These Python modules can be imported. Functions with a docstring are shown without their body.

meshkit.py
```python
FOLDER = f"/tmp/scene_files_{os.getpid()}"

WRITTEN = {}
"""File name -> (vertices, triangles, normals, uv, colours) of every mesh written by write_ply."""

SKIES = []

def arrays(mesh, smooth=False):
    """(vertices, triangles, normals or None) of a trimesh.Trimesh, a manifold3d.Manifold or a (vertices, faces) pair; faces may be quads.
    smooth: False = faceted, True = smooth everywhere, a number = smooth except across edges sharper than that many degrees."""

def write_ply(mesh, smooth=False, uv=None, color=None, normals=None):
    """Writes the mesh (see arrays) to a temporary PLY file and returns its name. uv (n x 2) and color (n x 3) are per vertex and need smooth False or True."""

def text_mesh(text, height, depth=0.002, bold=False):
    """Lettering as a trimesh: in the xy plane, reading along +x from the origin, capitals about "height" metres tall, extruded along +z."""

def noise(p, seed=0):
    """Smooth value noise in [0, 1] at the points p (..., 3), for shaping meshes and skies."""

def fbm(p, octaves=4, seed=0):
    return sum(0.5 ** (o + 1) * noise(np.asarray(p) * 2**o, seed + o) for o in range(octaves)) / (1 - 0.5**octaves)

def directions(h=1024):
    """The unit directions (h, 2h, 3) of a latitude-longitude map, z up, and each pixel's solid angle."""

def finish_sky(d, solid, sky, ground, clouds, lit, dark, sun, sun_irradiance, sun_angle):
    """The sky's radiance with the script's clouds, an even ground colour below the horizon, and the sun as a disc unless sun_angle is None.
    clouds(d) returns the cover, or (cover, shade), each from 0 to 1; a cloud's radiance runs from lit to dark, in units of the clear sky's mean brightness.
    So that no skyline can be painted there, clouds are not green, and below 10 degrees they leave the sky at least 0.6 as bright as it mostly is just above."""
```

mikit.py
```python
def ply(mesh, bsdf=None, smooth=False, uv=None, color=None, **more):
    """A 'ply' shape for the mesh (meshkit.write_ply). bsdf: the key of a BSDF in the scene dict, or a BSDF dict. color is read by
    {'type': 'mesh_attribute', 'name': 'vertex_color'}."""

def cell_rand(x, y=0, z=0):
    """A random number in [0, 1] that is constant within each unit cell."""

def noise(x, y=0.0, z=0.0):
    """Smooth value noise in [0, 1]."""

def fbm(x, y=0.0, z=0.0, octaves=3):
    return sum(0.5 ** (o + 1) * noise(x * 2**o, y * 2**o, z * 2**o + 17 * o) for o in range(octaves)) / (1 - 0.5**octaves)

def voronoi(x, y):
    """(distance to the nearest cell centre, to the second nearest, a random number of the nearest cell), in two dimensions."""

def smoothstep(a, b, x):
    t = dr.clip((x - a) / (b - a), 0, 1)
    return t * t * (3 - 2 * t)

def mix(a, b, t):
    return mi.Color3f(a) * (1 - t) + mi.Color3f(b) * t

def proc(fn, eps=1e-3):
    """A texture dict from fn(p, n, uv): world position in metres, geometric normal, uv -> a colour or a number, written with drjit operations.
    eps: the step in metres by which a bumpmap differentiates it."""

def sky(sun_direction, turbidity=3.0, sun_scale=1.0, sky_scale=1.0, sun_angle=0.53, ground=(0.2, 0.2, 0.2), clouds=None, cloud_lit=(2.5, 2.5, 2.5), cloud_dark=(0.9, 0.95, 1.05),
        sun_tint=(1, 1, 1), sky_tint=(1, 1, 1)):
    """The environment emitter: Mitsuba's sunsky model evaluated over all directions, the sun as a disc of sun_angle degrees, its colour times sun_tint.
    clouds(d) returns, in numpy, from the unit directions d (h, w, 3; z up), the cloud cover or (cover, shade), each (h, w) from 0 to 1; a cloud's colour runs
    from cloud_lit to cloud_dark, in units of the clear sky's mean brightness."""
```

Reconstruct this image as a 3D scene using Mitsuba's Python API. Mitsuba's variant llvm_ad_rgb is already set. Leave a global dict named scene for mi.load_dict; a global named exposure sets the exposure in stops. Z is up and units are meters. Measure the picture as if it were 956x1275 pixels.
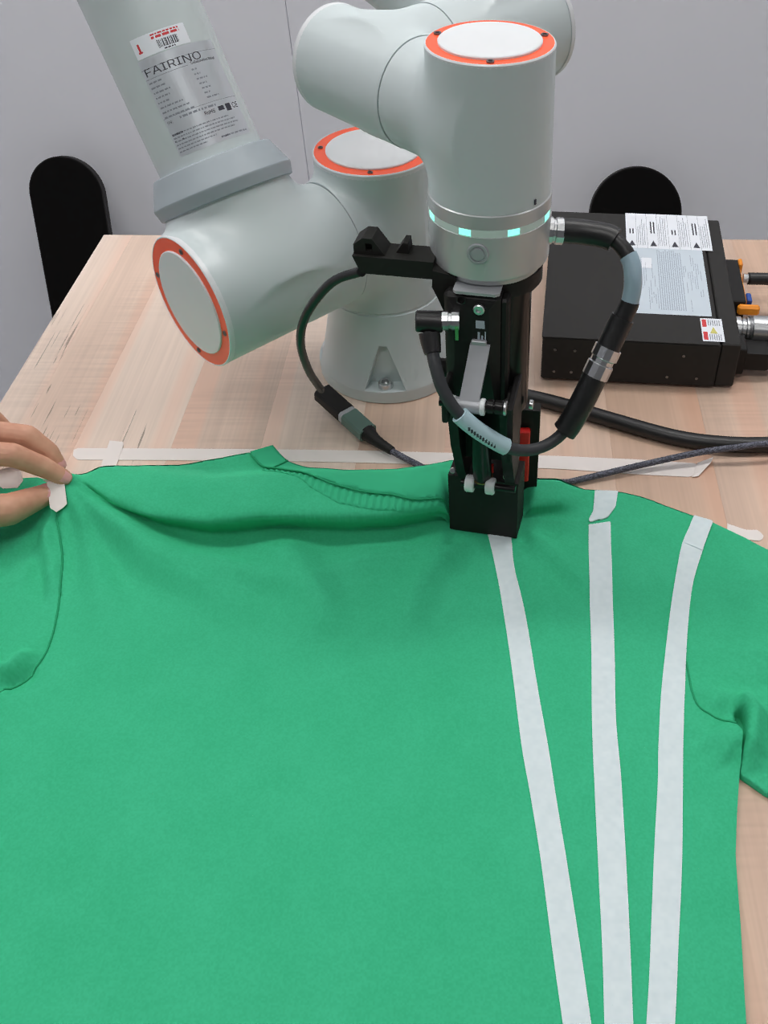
import math, random, numpy as np, trimesh, mitsuba as mi, mikit, meshkit, drjit as dr
import manifold3d
from scipy.spatial import Delaunay, cKDTree
from shapely.geometry import Polygon, Point, LineString
from shapely import contains_xy
Mf = manifold3d.Manifold
random.seed(7); rng = np.random.default_rng(7)
T4 = mi.ScalarTransform4f

# ------------------------------------------------------------------ camera, light, exposure
PITCH, FOCAL, CAM_Z = math.radians(44.0), 1200.0, 0.542      # focal length in pixels of a 956 px wide frame; table top is z = 0
scene, labels = {}, {}
scene['camera'] = {'type': 'perspective', 'fov': math.degrees(2 * math.atan(478 / FOCAL)), 'fov_axis': 'x', 'near_clip': 0.02, 'far_clip': 50.0,
                   'principal_point_offset_x': -(605 - 478) / 956,
                   'to_world': T4().look_at(origin=[0, 0, CAM_Z], target=[0, math.cos(PITCH), CAM_Z - math.sin(PITCH)], up=[0, 0, 1])}
exposure = -0.5
CEIL, FLOOR, WALL_Y = 1.95, -0.75, 1.62
LAMPS = [(0.55, 1.05, 1.2, 0.30, 17.0), (-0.95, 0.95, 1.2, 0.30, 17.0), (-0.3, -0.35, 1.2, 0.3, 14.0), (1.0, -1.5, 1.2, 0.3, 5.0)]

# ------------------------------------------------------------------ helpers
def rgb(r, g, b):                                    # sRGB 0..255 -> linear
    c = np.array([r, g, b]) / 255.0
    return [float(x) for x in np.where(c < 0.04045, c / 12.92, ((c + 0.055) / 1.055) ** 2.4)]
def col(r, g, b):
    return {'type': 'rgb', 'value': rgb(r, g, b)}
def mat(key, base, rough=0.5, metal=0.0, spec=0.5, coat=0.0, sheen=0.0, bump=None, bscale=1.0):
    b = base if isinstance(base, dict) else col(*base)
    d = {'type': 'principled', 'base_color': b, 'roughness': rough, 'metallic': metal, 'specular': spec}
    if coat: d.update(clearcoat=coat, clearcoat_gloss=0.85)
    if sheen: d['sheen'] = sheen
    if bump: d = {'type': 'bumpmap', 'arbitrary': bump, 'scale': bscale, 'nested': d}
    scene[key] = {'type': 'twosided', 'nested': d}
def number(k):
    if k not in scene and not any(q.startswith(k + '__') for q in scene): return k
    n = 1
    while f'{k}_{n:03d}' in scene or any(q.startswith(f'{k}_{n:03d}__') for q in scene): n += 1
    return f'{k}_{n:03d}'
def obj(key, mesh, bsdf, smooth=False, parent=None, label=None, **more):
    key = number(parent + '__' + key if parent else key)
    if isinstance(mesh, list): mesh = cat(mesh)
    scene[key] = mikit.ply(mesh, bsdf, smooth=smooth, **more)
    if label: labels.setdefault(key, {})['label'] = label
    return key
def tag(key, label, category, group=None, kind=None):
    labels[key] = {'label': label, 'category': category}
    if group: labels[key]['group'] = group
    if kind: labels[key]['kind'] = kind
def struct(key, mesh, bsdf, smooth=False, parent=None):
    k = obj(key, mesh, bsdf, smooth, parent)
    if not parent: labels[k] = {'kind': 'structure'}
    return k
def tm(m):
    if hasattr(m, 'to_mesh'):
        a = m.to_mesh(); return trimesh.Trimesh(a.vert_properties[:, :3], a.tri_verts, process=False)
    return m
def cat(ms): return trimesh.util.concatenate([tm(m) for m in ms])
def frame(d):
    d = np.array(d, float); d /= np.linalg.norm(d)
    a = np.cross(d, [0, 0, 1.0] if abs(d[2]) < 0.9 else [1.0, 0, 0]); a /= np.linalg.norm(a)
    return a, np.cross(d, a), d
def place(m, o, ax, ay, az):
    t = np.eye(4); t[:3, 0], t[:3, 1], t[:3, 2], t[:3, 3] = ax, ay, az, o
    m = tm(m).copy(); m.apply_transform(t); return m
def box(lo, hi, ch=0.0):
    lo, hi = np.minimum(lo, hi), np.maximum(lo, hi)
    lo, hi = np.array(lo, float), np.array(hi, float)
    if ch <= 0:
        return trimesh.creation.box(extents=hi - lo, transform=trimesh.transformations.translation_matrix((lo + hi) / 2))
    pts = []
    for sx in (0, 1):
        for sy in (0, 1):
            for sz in (0, 1):
                c = np.where([sx, sy, sz], hi, lo)
                for k in range(3):
                    s = np.where([sx, sy, sz], -ch, ch).astype(float); s[k] = 0
                    pts.append(c + s)
    return tm(Mf.hull_points(np.array(pts, np.float32)))
def hullp(pts): return tm(Mf.hull_points(np.array(pts, np.float32)))
def lathe(profile, o=(0, 0, 0), d=(0, 0, 1), n=64):
    """surface of revolution: profile of (r, h) from bottom to top, h along d"""
    a, b, c = frame(d)
    p = np.array(profile, float); ang = np.arange(n) * 2 * np.pi / n
    v = (np.array(o, float) + p[:, None, 1:2] * c + p[:, None, 0:1] * (np.cos(ang)[None, :, None] * a + np.sin(ang)[None, :, None] * b)).reshape(-1, 3)
    f = []
    i, j = np.meshgrid(np.arange(len(p) - 1), np.arange(n), indexing='ij'); k = (j + 1) % n
    f = np.vstack([np.stack([i * n + j, i * n + k, (i + 1) * n + k], -1).reshape(-1, 3), np.stack([i * n + j, (i + 1) * n + k, (i + 1) * n + j], -1).reshape(-1, 3)])
    m = trimesh.Trimesh(v, f, process=False); m.merge_vertices(digits_vertex=7); m.update_faces(m.nondegenerate_faces())
    return m
def cyl(o, d, r, h, n=40, ch=0.0):
    """closed cylinder from o along d"""
    if ch: pr = [(0, 0), (r - ch, 0), (r, ch), (r, h - ch), (r - ch, h), (0, h)]
    else: pr = [(0, 0), (r, 0), (r, h), (0, h)]
    return lathe(pr, o, d, n)
def spline(pts, n=12):
    p = np.array(pts, float); p = np.vstack([2 * p[0] - p[1], p, 2 * p[-1] - p[-2]]); out = []
    for i in range(1, len(p) - 2):
        t = np.linspace(0, 1, n, endpoint=False)[:, None]
        a, b, c, d = p[i - 1:i + 3]
        out.append(0.5 * (2 * b + (c - a) * t + (2 * a - 5 * b + 4 * c - d) * t ** 2 + (3 * b - a - 3 * c + d) * t ** 3))
    return np.vstack(out + [p[-2:-1]])
def tube(pts, r, sides=14, n=10, raw=False):
    p = np.array(pts, float) if raw else spline(pts, n)
    rr = np.broadcast_to(np.asarray(r, float), (len(p),)) if np.ndim(r) == 0 else np.interp(np.linspace(0, 1, len(p)), np.linspace(0, 1, len(r)), r)
    t = np.gradient(p, axis=0); t /= np.linalg.norm(t, axis=1, keepdims=True)
    a = frame(t[0])[0]; A = []
    for k in range(len(p)):
        a = a - t[k] * (a @ t[k]); a /= np.linalg.norm(a); A.append(a)
    A = np.array(A); B = np.cross(t, A); ang = np.arange(sides) * 2 * np.pi / sides
    v = (p[:, None] + rr[:, None, None] * (np.cos(ang)[None, :, None] * A[:, None] + np.sin(ang)[None, :, None] * B[:, None])).reshape(-1, 3)
    i, j = np.meshgrid(np.arange(len(p) - 1), np.arange(sides), indexing='ij'); k = (j + 1) % sides
    f = np.vstack([np.stack([i * sides + j, i * sides + k, (i + 1) * sides + k], -1).reshape(-1, 3), np.stack([i * sides + j, (i + 1) * sides + k, (i + 1) * sides + j], -1).reshape(-1, 3)])
    m = len(v); v = np.vstack([v, p[:1], p[-1:]]); s = np.arange(sides); e = (len(p) - 1) * sides
    f = np.vstack([f, np.stack([np.full(sides, m), (s + 1) % sides, s], -1), np.stack([np.full(sides, m + 1), e + s, e + (s + 1) % sides], -1)])
    return trimesh.Trimesh(v, f, process=False)
def extrude(poly, o, ax, ay, h):
    """polygon (local x, y) extruded by h along ax x ay from o"""
    m = trimesh.creation.extrude_polygon(Polygon(poly), h, engine='earcut')
    ax, ay = np.array(ax, float), np.array(ay, float)
    return place(m, o, ax, ay, np.cross(ax, ay))
def sdf_mesh(f, bounds, edge): return tm(Mf.level_set(f, bounds, edge, 0.0))
def local(o, ex, ey, ez):                      # world -> local lambda
    o = np.array(o, float); return o, np.array(ex), np.array(ey), np.array(ez)

# ------------------------------------------------------------------ materials
def wood(tone, seed):
    b0 = np.array(rgb(*tone)); base = lambda *k: mi.Color3f(*[float(t) for t in b0 * np.array(k if len(k) == 3 else k * 3)])
    def fn(p, n, uv):
        x, y = p.x, p.y
        g = mikit.fbm(x * 95 + seed * 3.1, y * 2.2 + seed, 1.0, octaves=4)
        fine = mikit.fbm(x * 600 + seed, y * 9, 4.0, octaves=2)
        band = mikit.noise(x * 30 + seed * 7, y * 0.8, 8.0)
        saw = mikit.noise(x * 22, y * 420, 3.0) * mikit.smoothstep(0.50, 0.75, mikit.noise(x * 14 + seed, y * 9, 21.0))
        c = mikit.mix(base(0.80), base(1.18), dr.clip(0.55 * g + 0.25 * fine + 0.35 * band - 0.08, 0, 1))
        c = mikit.mix(c, base(1.08, 0.93, 0.88), 0.7 * mikit.smoothstep(0.5, 0.8, mikit.noise(x * 42 + 5, y * 1.3 + seed, 2.0)))
        c = c * (1 - 0.10 * saw)
        q = mikit.noise(x * 900 + seed, y * 26, 11.0) * mikit.smoothstep(0.68, 0.86, mikit.noise(x * 16, y * 6 + seed, 31.0))
        return c * (1 - 0.5 * mikit.smoothstep(0.80, 0.92, q))
    return mikit.proc(fn)
TONES = [(219, 199, 184), (212, 187, 170), (199, 168, 147), (205, 177, 158)]
for i, t in enumerate(TONES): mat(f'wood_{i}', wood(t, 3.0 + 5 * i), 0.42, spec=0.4)
mat('wood_edge', (200, 170, 140), 0.5)
mat('wall_paint', (229, 230, 236), 0.85, spec=0.2)
mat('wall_grey', (140, 140, 142), 0.9, spec=0.2)
mat('wall_joint', (226, 227, 232), 0.9, spec=0.2)
mat('ceiling_paint', (238, 238, 236), 0.9)
mat('floor_vinyl', (150, 150, 150), 0.6)
mat('robot_white', (188, 198, 199), 0.36, spec=0.5, coat=0.25)
mat('robot_cap', (208, 211, 213), 0.33, spec=0.5, coat=0.3)
mat('robot_orange', (243, 86, 42), 0.3, spec=0.5, coat=0.5)
mat('robot_grey', (150, 160, 166), 0.5)
mat('seam_grey', (148, 155, 155), 0.7)
mat('ring_silver', (184, 188, 188), 0.36, metal=0.45)
mat('ring_lamp', (205, 222, 216), 0.4)
mat('steel', (205, 207, 208), 0.28, metal=1.0)
mat('steel_dark', (120, 122, 124), 0.4, metal=1.0)
mat('alu', (168, 171, 175), 0.45, metal=0.35)
mat('brass', (168, 140, 90), 0.35, metal=1.0)
mat('nylon_white', (214, 220, 220), 0.4)
mat('black_plastic', (27, 26, 26), 0.5, spec=0.25)
mat('black_print', (27, 26, 24), 0.62, spec=0.3)
mat('black_gloss', (24, 23, 23), 0.26, spec=0.3)
mat('black_steel', (39, 38, 37), 0.6, spec=0.3)
mat('black_fabric', (14, 13, 13), 0.95, spec=0.1)
mat('black_cable', (24, 24, 25), 0.4, spec=0.5)
mat('grey_cable', (52, 54, 57), 0.5, spec=0.4)
mat('tape_clear', (142, 166, 178), 0.25, spec=0.5, coat=0.4)
mat('tape_label', (168, 196, 204), 0.35, coat=0.3)
mat('label_silver', (200, 205, 211), 0.3, metal=0.4)
mat('label_white', (218, 222, 228), 0.5)
mat('label_paper', (190, 201, 210), 0.55)
mat('label_grey', (165, 176, 186), 0.6)
mat('ink', (52, 54, 64), 0.6)
mat('ink_soft', (126, 132, 142), 0.6)
mat('ink_pale', (158, 168, 180), 0.6)
mat('ink_red', (196, 62, 66), 0.6)
mat('ink_yellow', (196, 190, 110), 0.6)
mat('usb_green', (84, 110, 102), 0.5)
mat('green_plastic', (60, 150, 80), 0.5)
mat('orange_plastic', (228, 140, 34), 0.45)
mat('blue_plastic', (36, 74, 150), 0.45)
mat('red_rubber', (214, 26, 22), 0.5)
mat('lamp_diffuser', (240, 240, 240), 0.6)
mat('nail', (206, 150, 146), 0.3, coat=0.3)
def tape_fn(p, n, uv):
    g = mikit.fbm(p.x * 260, p.y * 260, 3.0, octaves=2)
    return mikit.mix(mi.Color3f(*rgb(200, 214, 217)), mi.Color3f(*rgb(210, 222, 224)), g)
mat('paper_tape', mikit.proc(tape_fn), 0.7, spec=0.3)
mat('paper_tape_table', (226, 218, 214), 0.7, spec=0.3)
def cloth_fn(p, n, uv):
    g = mikit.fbm(p.x * 38, p.y * 38, 2.0, octaves=3)
    k = mikit.noise(p.x * 900, p.y * 900, 1.0)
    return mikit.mix(mi.Color3f(*rgb(50, 169, 120)), mi.Color3f(*rgb(64, 182, 136)), 0.5 * g + 0.5 * k)
def weave_fn(p, n, uv):
    return 0.00010 * dr.sin(p.x * 3800) * dr.sin(p.y * 3800) + 0.0010 * mikit.fbm(p.x * 55, p.y * 55, 1.0, octaves=3)
mat('green_jersey', mikit.proc(cloth_fn), 0.85, spec=0.15, sheen=0.25)
mat('green_rib', (55, 173, 126), 0.85, spec=0.15, sheen=0.25)
mat('green_thread', (44, 152, 106), 0.9, spec=0.1)
def skin_fn(p, n, uv):
    g = mikit.fbm(p.x * 110, p.y * 110, p.z * 110, octaves=3)
    return mikit.mix(mi.Color3f(*rgb(180, 126, 102)), mi.Color3f(*rgb(208, 160, 135)), g)
mat('skin', mikit.proc(skin_fn), 0.5, spec=0.4)
def braid_fn(p, n, uv):
    s = mikit.noise(p.x * 1300, p.y * 1300, p.z * 1300)
    return mikit.mix(mi.Color3f(*rgb(48, 50, 62)), mi.Color3f(*rgb(104, 106, 120)), mikit.smoothstep(0.35, 0.75, s))
mat('braid', mikit.proc(braid_fn), 0.6)

# ------------------------------------------------------------------ the room
X0, X1, Y0 = -2.3, 2.3, -2.6
struct('floor', box((X0, Y0, FLOOR - 0.05), (X1, WALL_Y, FLOOR)), 'floor_vinyl')
struct('ceiling', box((X0, Y0, CEIL), (X1, WALL_Y, CEIL + 0.05)), 'ceiling_paint')
for k, (a, b) in {'wall_left': ((X0 - 0.05, Y0, FLOOR), (X0, WALL_Y, CEIL)), 'wall_right': ((X1, Y0, FLOOR), (X1 + 0.05, WALL_Y, CEIL)), 'wall_front': ((X0, Y0 - 0.05, FLOOR), (X1, Y0, CEIL))}.items():
    struct(k, box(a, b), 'wall_grey' if k == 'wall_front' else 'wall_paint')
# the back wall: flush panels with hairline joints
struct('wall_back', box((X0, WALL_Y + 0.004, FLOOR), (X1, WALL_Y + 0.06, CEIL)), 'wall_joint')
edges = [X0, -2.13, -1.22, -0.31, 0.60, 1.51, X1]
for a, b in zip(edges, edges[1:]):
    obj('panel', box((a + 0.0004, WALL_Y - 0.001, FLOOR), (b - 0.0004, WALL_Y + 0.004, CEIL), 0.0004), 'wall_paint', parent='wall_back')
for i, (x, y, lx, ly, rad) in enumerate(LAMPS):
    k = number('ceiling_light')
    obj('frame', [box((x - lx / 2 - .02, y - ly / 2 - .02, CEIL - .03), (x - lx / 2, y + ly / 2 + .02, CEIL)), box((x + lx / 2, y - ly / 2 - .02, CEIL - .03), (x + lx / 2 + .02, y + ly / 2 + .02, CEIL)),
                  box((x - lx / 2, y - ly / 2 - .02, CEIL - .03), (x + lx / 2, y - ly / 2, CEIL)), box((x - lx / 2, y + ly / 2, CEIL - .03), (x + lx / 2, y + ly / 2 + .02, CEIL))], 'ceiling_paint', parent=k)
    v = np.array([[x - lx / 2, y - ly / 2, CEIL - .02], [x - lx / 2, y + ly / 2, CEIL - .02], [x + lx / 2, y + ly / 2, CEIL - .02], [x + lx / 2, y - ly / 2, CEIL - .02]])
    obj('diffuser', trimesh.Trimesh(v, [[0, 1, 2], [0, 2, 3]], process=False), 'lamp_diffuser', parent=k, emitter={'type': 'area', 'radiance': {'type': 'rgb', 'value': [rad, rad * 0.985, rad * 0.96]}})
    tag(k, ['rectangular ceiling light above the controller box', 'rectangular ceiling light above the left board on the wall', 'rectangular ceiling light above the near edge of the table', 'rectangular ceiling light farthest from the robot'][i], 'ceiling light', 'ceiling lights over the room')

# ------------------------------------------------------------------ table
tw = [-.4405, -.407, -.352, -.268, -.19, -.105, -.03, .05, .115, .2, .28, .36, .45, .55, .66, .77]
tones = [0, 1, 0, 1, 0, 3, 1, 3, 2, 3, 2, 3, 2, 3, 2]
rot = trimesh.transformations.rotation_matrix(math.radians(-0.9), [0, 0, 1], [-.44, 1.022, 0])
for a, b, t in zip(tw, tw[1:], tones):
    m = box((a + .00002, 0.12, -.026), (b - .00002, 1.0215, 0), 0.00010); m.apply_transform(rot)
    obj('stave', m, f'wood_{t}', parent='table')
for (x, y) in ((-.38, .2), (.71, .2), (-.38, .95), (.71, .95)):
    m = box((x - .025, y - .025, FLOOR), (x + .025, y + .025, -.05), .003); m.apply_transform(rot)
    obj('leg', m, 'alu', parent='table', label='square grey metal leg')
m = cat([box((-.405, .175, -.05), (.735, .215, -.026)), box((-.405, .93, -.05), (.735, .97, -.026)), box((-.405, .175, -.05), (-.365, .97, -.026)), box((.695, .175, -.05), (.735, .97, -.026))]); m.apply_transform(rot)
obj('frame', m, 'alu', parent='table', label='grey metal frame under the top')
tag('table', 'light wood-grain table of pinkish staves carrying the robot, shirt and controller', 'table')

# ------------------------------------------------------------------ black boards leaning on the wall
def board(x, y, zt, w, lean, label):
    t = np.linspace(0, np.pi, 41); r = w / 2; L = (zt - FLOOR) / math.cos(lean)
    poly = Polygon([(r * math.cos(a), -r + r * math.sin(a)) for a in t] + [(-r, -L), (r, -L)])
    a, b = np.array([1.0, 0, 0]), np.array([0, math.sin(lean), math.cos(lean)])
    k = number('board')
    obj('panel', extrude(poly.buffer(-.002), np.array([x, y, zt]) + np.cross(a, b) * .0, a, b, .016), 'black_fabric', 40, k)
    ring = Polygon(poly.exterior, [poly.buffer(-.0035).exterior.coords])
    obj('edge_band', extrude_ring(ring, np.array([x, y, zt]), a, b, .0155), 'black_plastic', 40, k)
    tag(k, label, 'board')
def extrude_ring(poly, o, ax, ay, h):
    m = trimesh.creation.extrude_polygon(poly, h, engine='earcut'); return place(m, o, ax, ay, np.cross(ax, ay))
board(-.7115, 1.585, -.154, .1245, math.radians(20), 'tall black board with a rounded top leaning on the wall beyond the left table edge')
board(.2565, 1.585, -.172, .158, math.radians(20), 'black board whose wide rounded top rises behind the controller box')

# ------------------------------------------------------------------ robot arm
AZ = math.radians(224)
U = np.array([math.cos(AZ), math.sin(AZ), 0]); V = np.array([math.sin(AZ), -math.cos(AZ), 0]); Z = np.array([0, 0, 1.0])
BASE = np.array([-.0915, .7705, 0]); S0 = BASE + Z * .145
ARM0 = S0 + .122 * U; BETA = math.radians(60); W = math.cos(BETA) * V + math.sin(BETA) * Z
J6 = np.array([.0022, .545, .3213]); Q = J6 + .100 * V
RA = 'industrial_robot'
def capsule_sdf(parts, k=.012):
    """parts: (origin, axis, lo, hi, r0, r1) capped cylinders (r varies from r0 at lo to r1 at hi); smooth union; positive inside"""
    P = [(tuple(map(float, o)), tuple(map(float, np.array(d) / np.linalg.norm(d))), lo, hi, r0, (r1 - r0) / (hi - lo)) for o, d, lo, hi, r0, r1 in parts]
    def f(x, y, z):
        v = -1.0
        for (o, d, lo, hi, r0, s) in P:
            a, b, c = x - o[0], y - o[1], z - o[2]
            h = a * d[0] + b * d[1] + c * d[2]
            q = math.sqrt(max(a * a + b * b + c * c - h * h, 0.0))
            e = min(r0 + s * (h - lo) - q, h - lo, hi - h)
            g = max(k - abs(v - e), 0.0) / k
            v = max(v, e) + g * g * k * .25
        return v
    return f
def tee(parts, cuts, edge=.0028, k=.012):
    pts = np.array([np.array(o) + np.array(d) * t for o, d, lo, hi, r0, r1 in parts for t in (lo, hi)])
    r = max(max(p[4], p[5]) for p in parts) + .012
    lo, hi = pts.min(0) - r, pts.max(0) + r
    m = Mf.level_set(capsule_sdf(parts, k), [float(t) for t in (*lo, *hi)], edge, 0.0)
    for p0, nrm in cuts:                               # keep the side the normal points to
        nrm = np.array(nrm, float); m = m.trim_by_plane([float(t) for t in nrm], float(np.dot(nrm, p0)))
    m = tm(m); m.merge_vertices(digits_vertex=6)
    trimesh.smoothing.filter_taubin(m, lamb=.5, nu=.53, iterations=4) if False else None
    return m
def end_cap(o, d, r, parent, screws=(), rin=.79):
    """orange ring with white raised disc and small screws on the end of a joint; o on the rim plane"""
    d = np.array(d, float); a, b, c = frame(d)
    obj('cap_rim', lathe([(r, -.0035), (r + .0002, .0), (r - .0005, .0008), (r * .978, .0008), (r * .978, -.0035)], o, d, 72), 'robot_cap', 30, parent)
    obj('orange_ring', lathe([(r * .979, -.002), (r * .979, .0006), (rin * r, .0006), (rin * r, -.002)], o, d, 72), 'robot_orange', 30, parent)
    obj('end_cap', lathe([(rin * r, -.002), (rin * r, .0016), (rin * r - .0006, .0021), (rin * r * .5, .0023), (0, .0024)], o, d, 72), 'robot_cap', 30, parent)
    for s in screws:
        p = np.array(o) + .88 * r * np.array(s) + d * .0006
        obj('screw', lathe([(.0021, 0), (.0021, .0009), (.0013, .0009), (.0012, .0002), (0, .0002)], p, d, 12), 'steel_dark', 30, parent)
# base
prof = [(0, 0), (.0660, 0), (.0672, .0010), (.0674, .0110), (.0668, .0140), (.0648, .0180), (.0615, .028), (.0570, .045), (.0530, .064), (.0504, .0815), (.0494, .0822), (.0494, .0838), (0, .0838)]
bl = lathe(prof, BASE, n=96); bm = Mf(manifold3d.Mesh(np.array(bl.vertices, np.float32), np.array(bl.faces, np.uint32)))
fdir = np.array([-.0, -1, 0]) ; fdir = fdir / np.linalg.norm(fdir)
for ang in (-90, 0, 90, 180):
    dd = np.array([math.cos(math.radians(ang)), math.sin(math.radians(ang)), 0]); ss = np.array([-dd[1], dd[0], 0])
    c = BASE + dd * .0545
    wedge = Mf.hull_points(np.array([c + dd * .03 + ss * s * .024 + Z * .0130 for s in (-1, 1)] + [c - dd * .0045 + ss * s * .0150 + Z * .0130 for s in (-1, 1)] + [c + dd * .02 + ss * s * .006 + Z * .066 for s in (-1, 1)] + [c - dd * .0045 + ss * s * .003 + Z * .052 for s in (-1, 1)], np.float32))
    bm = bm - wedge
obj('base', bm, 'robot_white', 32, RA)
for ang in (-90, 0, 90, 180):
    dd = np.array([math.cos(math.radians(ang)), math.sin(math.radians(ang)), 0])
    obj('bolt', lathe([(.0066, 0), (.0066, .0050), (.0058, .006), (.0036, .006), (.0033, .003), (0, .003)], BASE + dd * .0580 + Z * .0128, n=20), 'steel', 30, RA + '__base')
# shoulder: column with a neck towards the lower arm joint
ZC = .2085
sh = tee([(BASE, Z, .07, ZC + .02, .0497, .0497), (S0, U, -.005, .075, .0500, .0500)], [(BASE + Z * .0843, Z), (BASE + Z * ZC, -Z), (S0 + U * .0545, -U)])
obj('shoulder', sh, 'robot_white', 38, RA)
end_cap(BASE + Z * ZC, Z, .0497, RA + '__shoulder', [(.02, -1, 0), (-1, .05, 0), (0, 1, 0), (1, 0, 0)])
el = tee([(S0, U, .045, .20, .0500, .0520), (ARM0, W, -.005, .08, .0505, .0505)], [(S0 + U * .0552, U), (S0 + U * .186, -U), (ARM0 + W * .062, -W)], k=.018)
obj('lower_arm_joint', el, 'robot_white', 38, RA)
e1 = np.cross(U, W)
end_cap(S0 + U * .186, U, .0520, RA + '__lower_arm_joint', [tuple(math.cos(a) * e1 + math.sin(a) * W) for a in (math.radians(t) for t in SCREW_A)] if 'SCREW_A' in globals() else [tuple(W * .80 + e1 * -.6), tuple(-W * .6 - e1 * .8), tuple(W * .6 + e1 * .8), tuple(-W * .8 + e1 * .6)])
# grey collar and tube with its rating plate
obj('collar', lathe([(.045, .0605), (.0530, .0605), (.0538, .0610), (.0558, .0690), (.0558, .0700), (.0474, .0885), (.0466, .0892), (.040, .0892)], ARM0, W, 96), 'robot_grey', 14, RA)
obj('upper_arm_tube', lathe([(0, .085), (.0408, .085), (.0408, .232), (0, .232)], ARM0, W, 96), 'robot_white', 30, RA)
RT = .0408
def wrap(m, s0, phi0, lift):
    """flat mesh (x right, y up, z out) wrapped on the arm tube: x -> decreasing angle from phi0 (degrees), y -> height s0"""
    v = np.array(m.vertices); ph = math.radians(phi0) - v[:, 0] / RT; r = RT + lift + v[:, 2]
    m = m.copy(); m.vertices = ARM0 + (s0 + v[:, 1])[:, None] * W + r[:, None] * (np.cos(ph)[:, None] * U + np.sin(ph)[:, None] * e1)
    return m
def sheet(w, h, t, nx=24):
    b = trimesh.creation.box(extents=(w, h, t)); b.apply_translation((w / 2, h / 2, t / 2))
    xs = np.linspace(0, w, nx + 1); return cat([box((a, 0, 0), (c, h, t)) for a, c in zip(xs, xs[1:])])
def bars(lst, t=.00006):
    out = []
    for (x, y, w, h) in lst:
        n = max(1, int(w / .004)); xs = np.linspace(x, x + w, n + 1)
        out += [box((a, y, 0), (c, y + h, t)) for a, c in zip(xs, xs[1:])]
    return cat(out)
def dashes(x, y, w, h, r):
    """an unreadable printed line: short dashes of uneven width"""
    out, q = [], x
    while q < x + w:
        d = r.uniform(.4, 1.4) * h * 2.2; d = min(d, x + w - q); out.append((q, y, d, h)); q += d + h * .7
    return out
def letters(text, x, y, h, bold=False, stretch=1.0, depth=.00006):
    m = meshkit.text_mesh(text, h, depth, bold); m.vertices[:, 0] = m.vertices[:, 0] * stretch + x; m.vertices[:, 1] += y
    return m
R5 = random.Random(5)
UA = RA + '__upper_arm_tube'
PW, PH, PS, PP = .0615, .0665, .0968, -36.8
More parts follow.
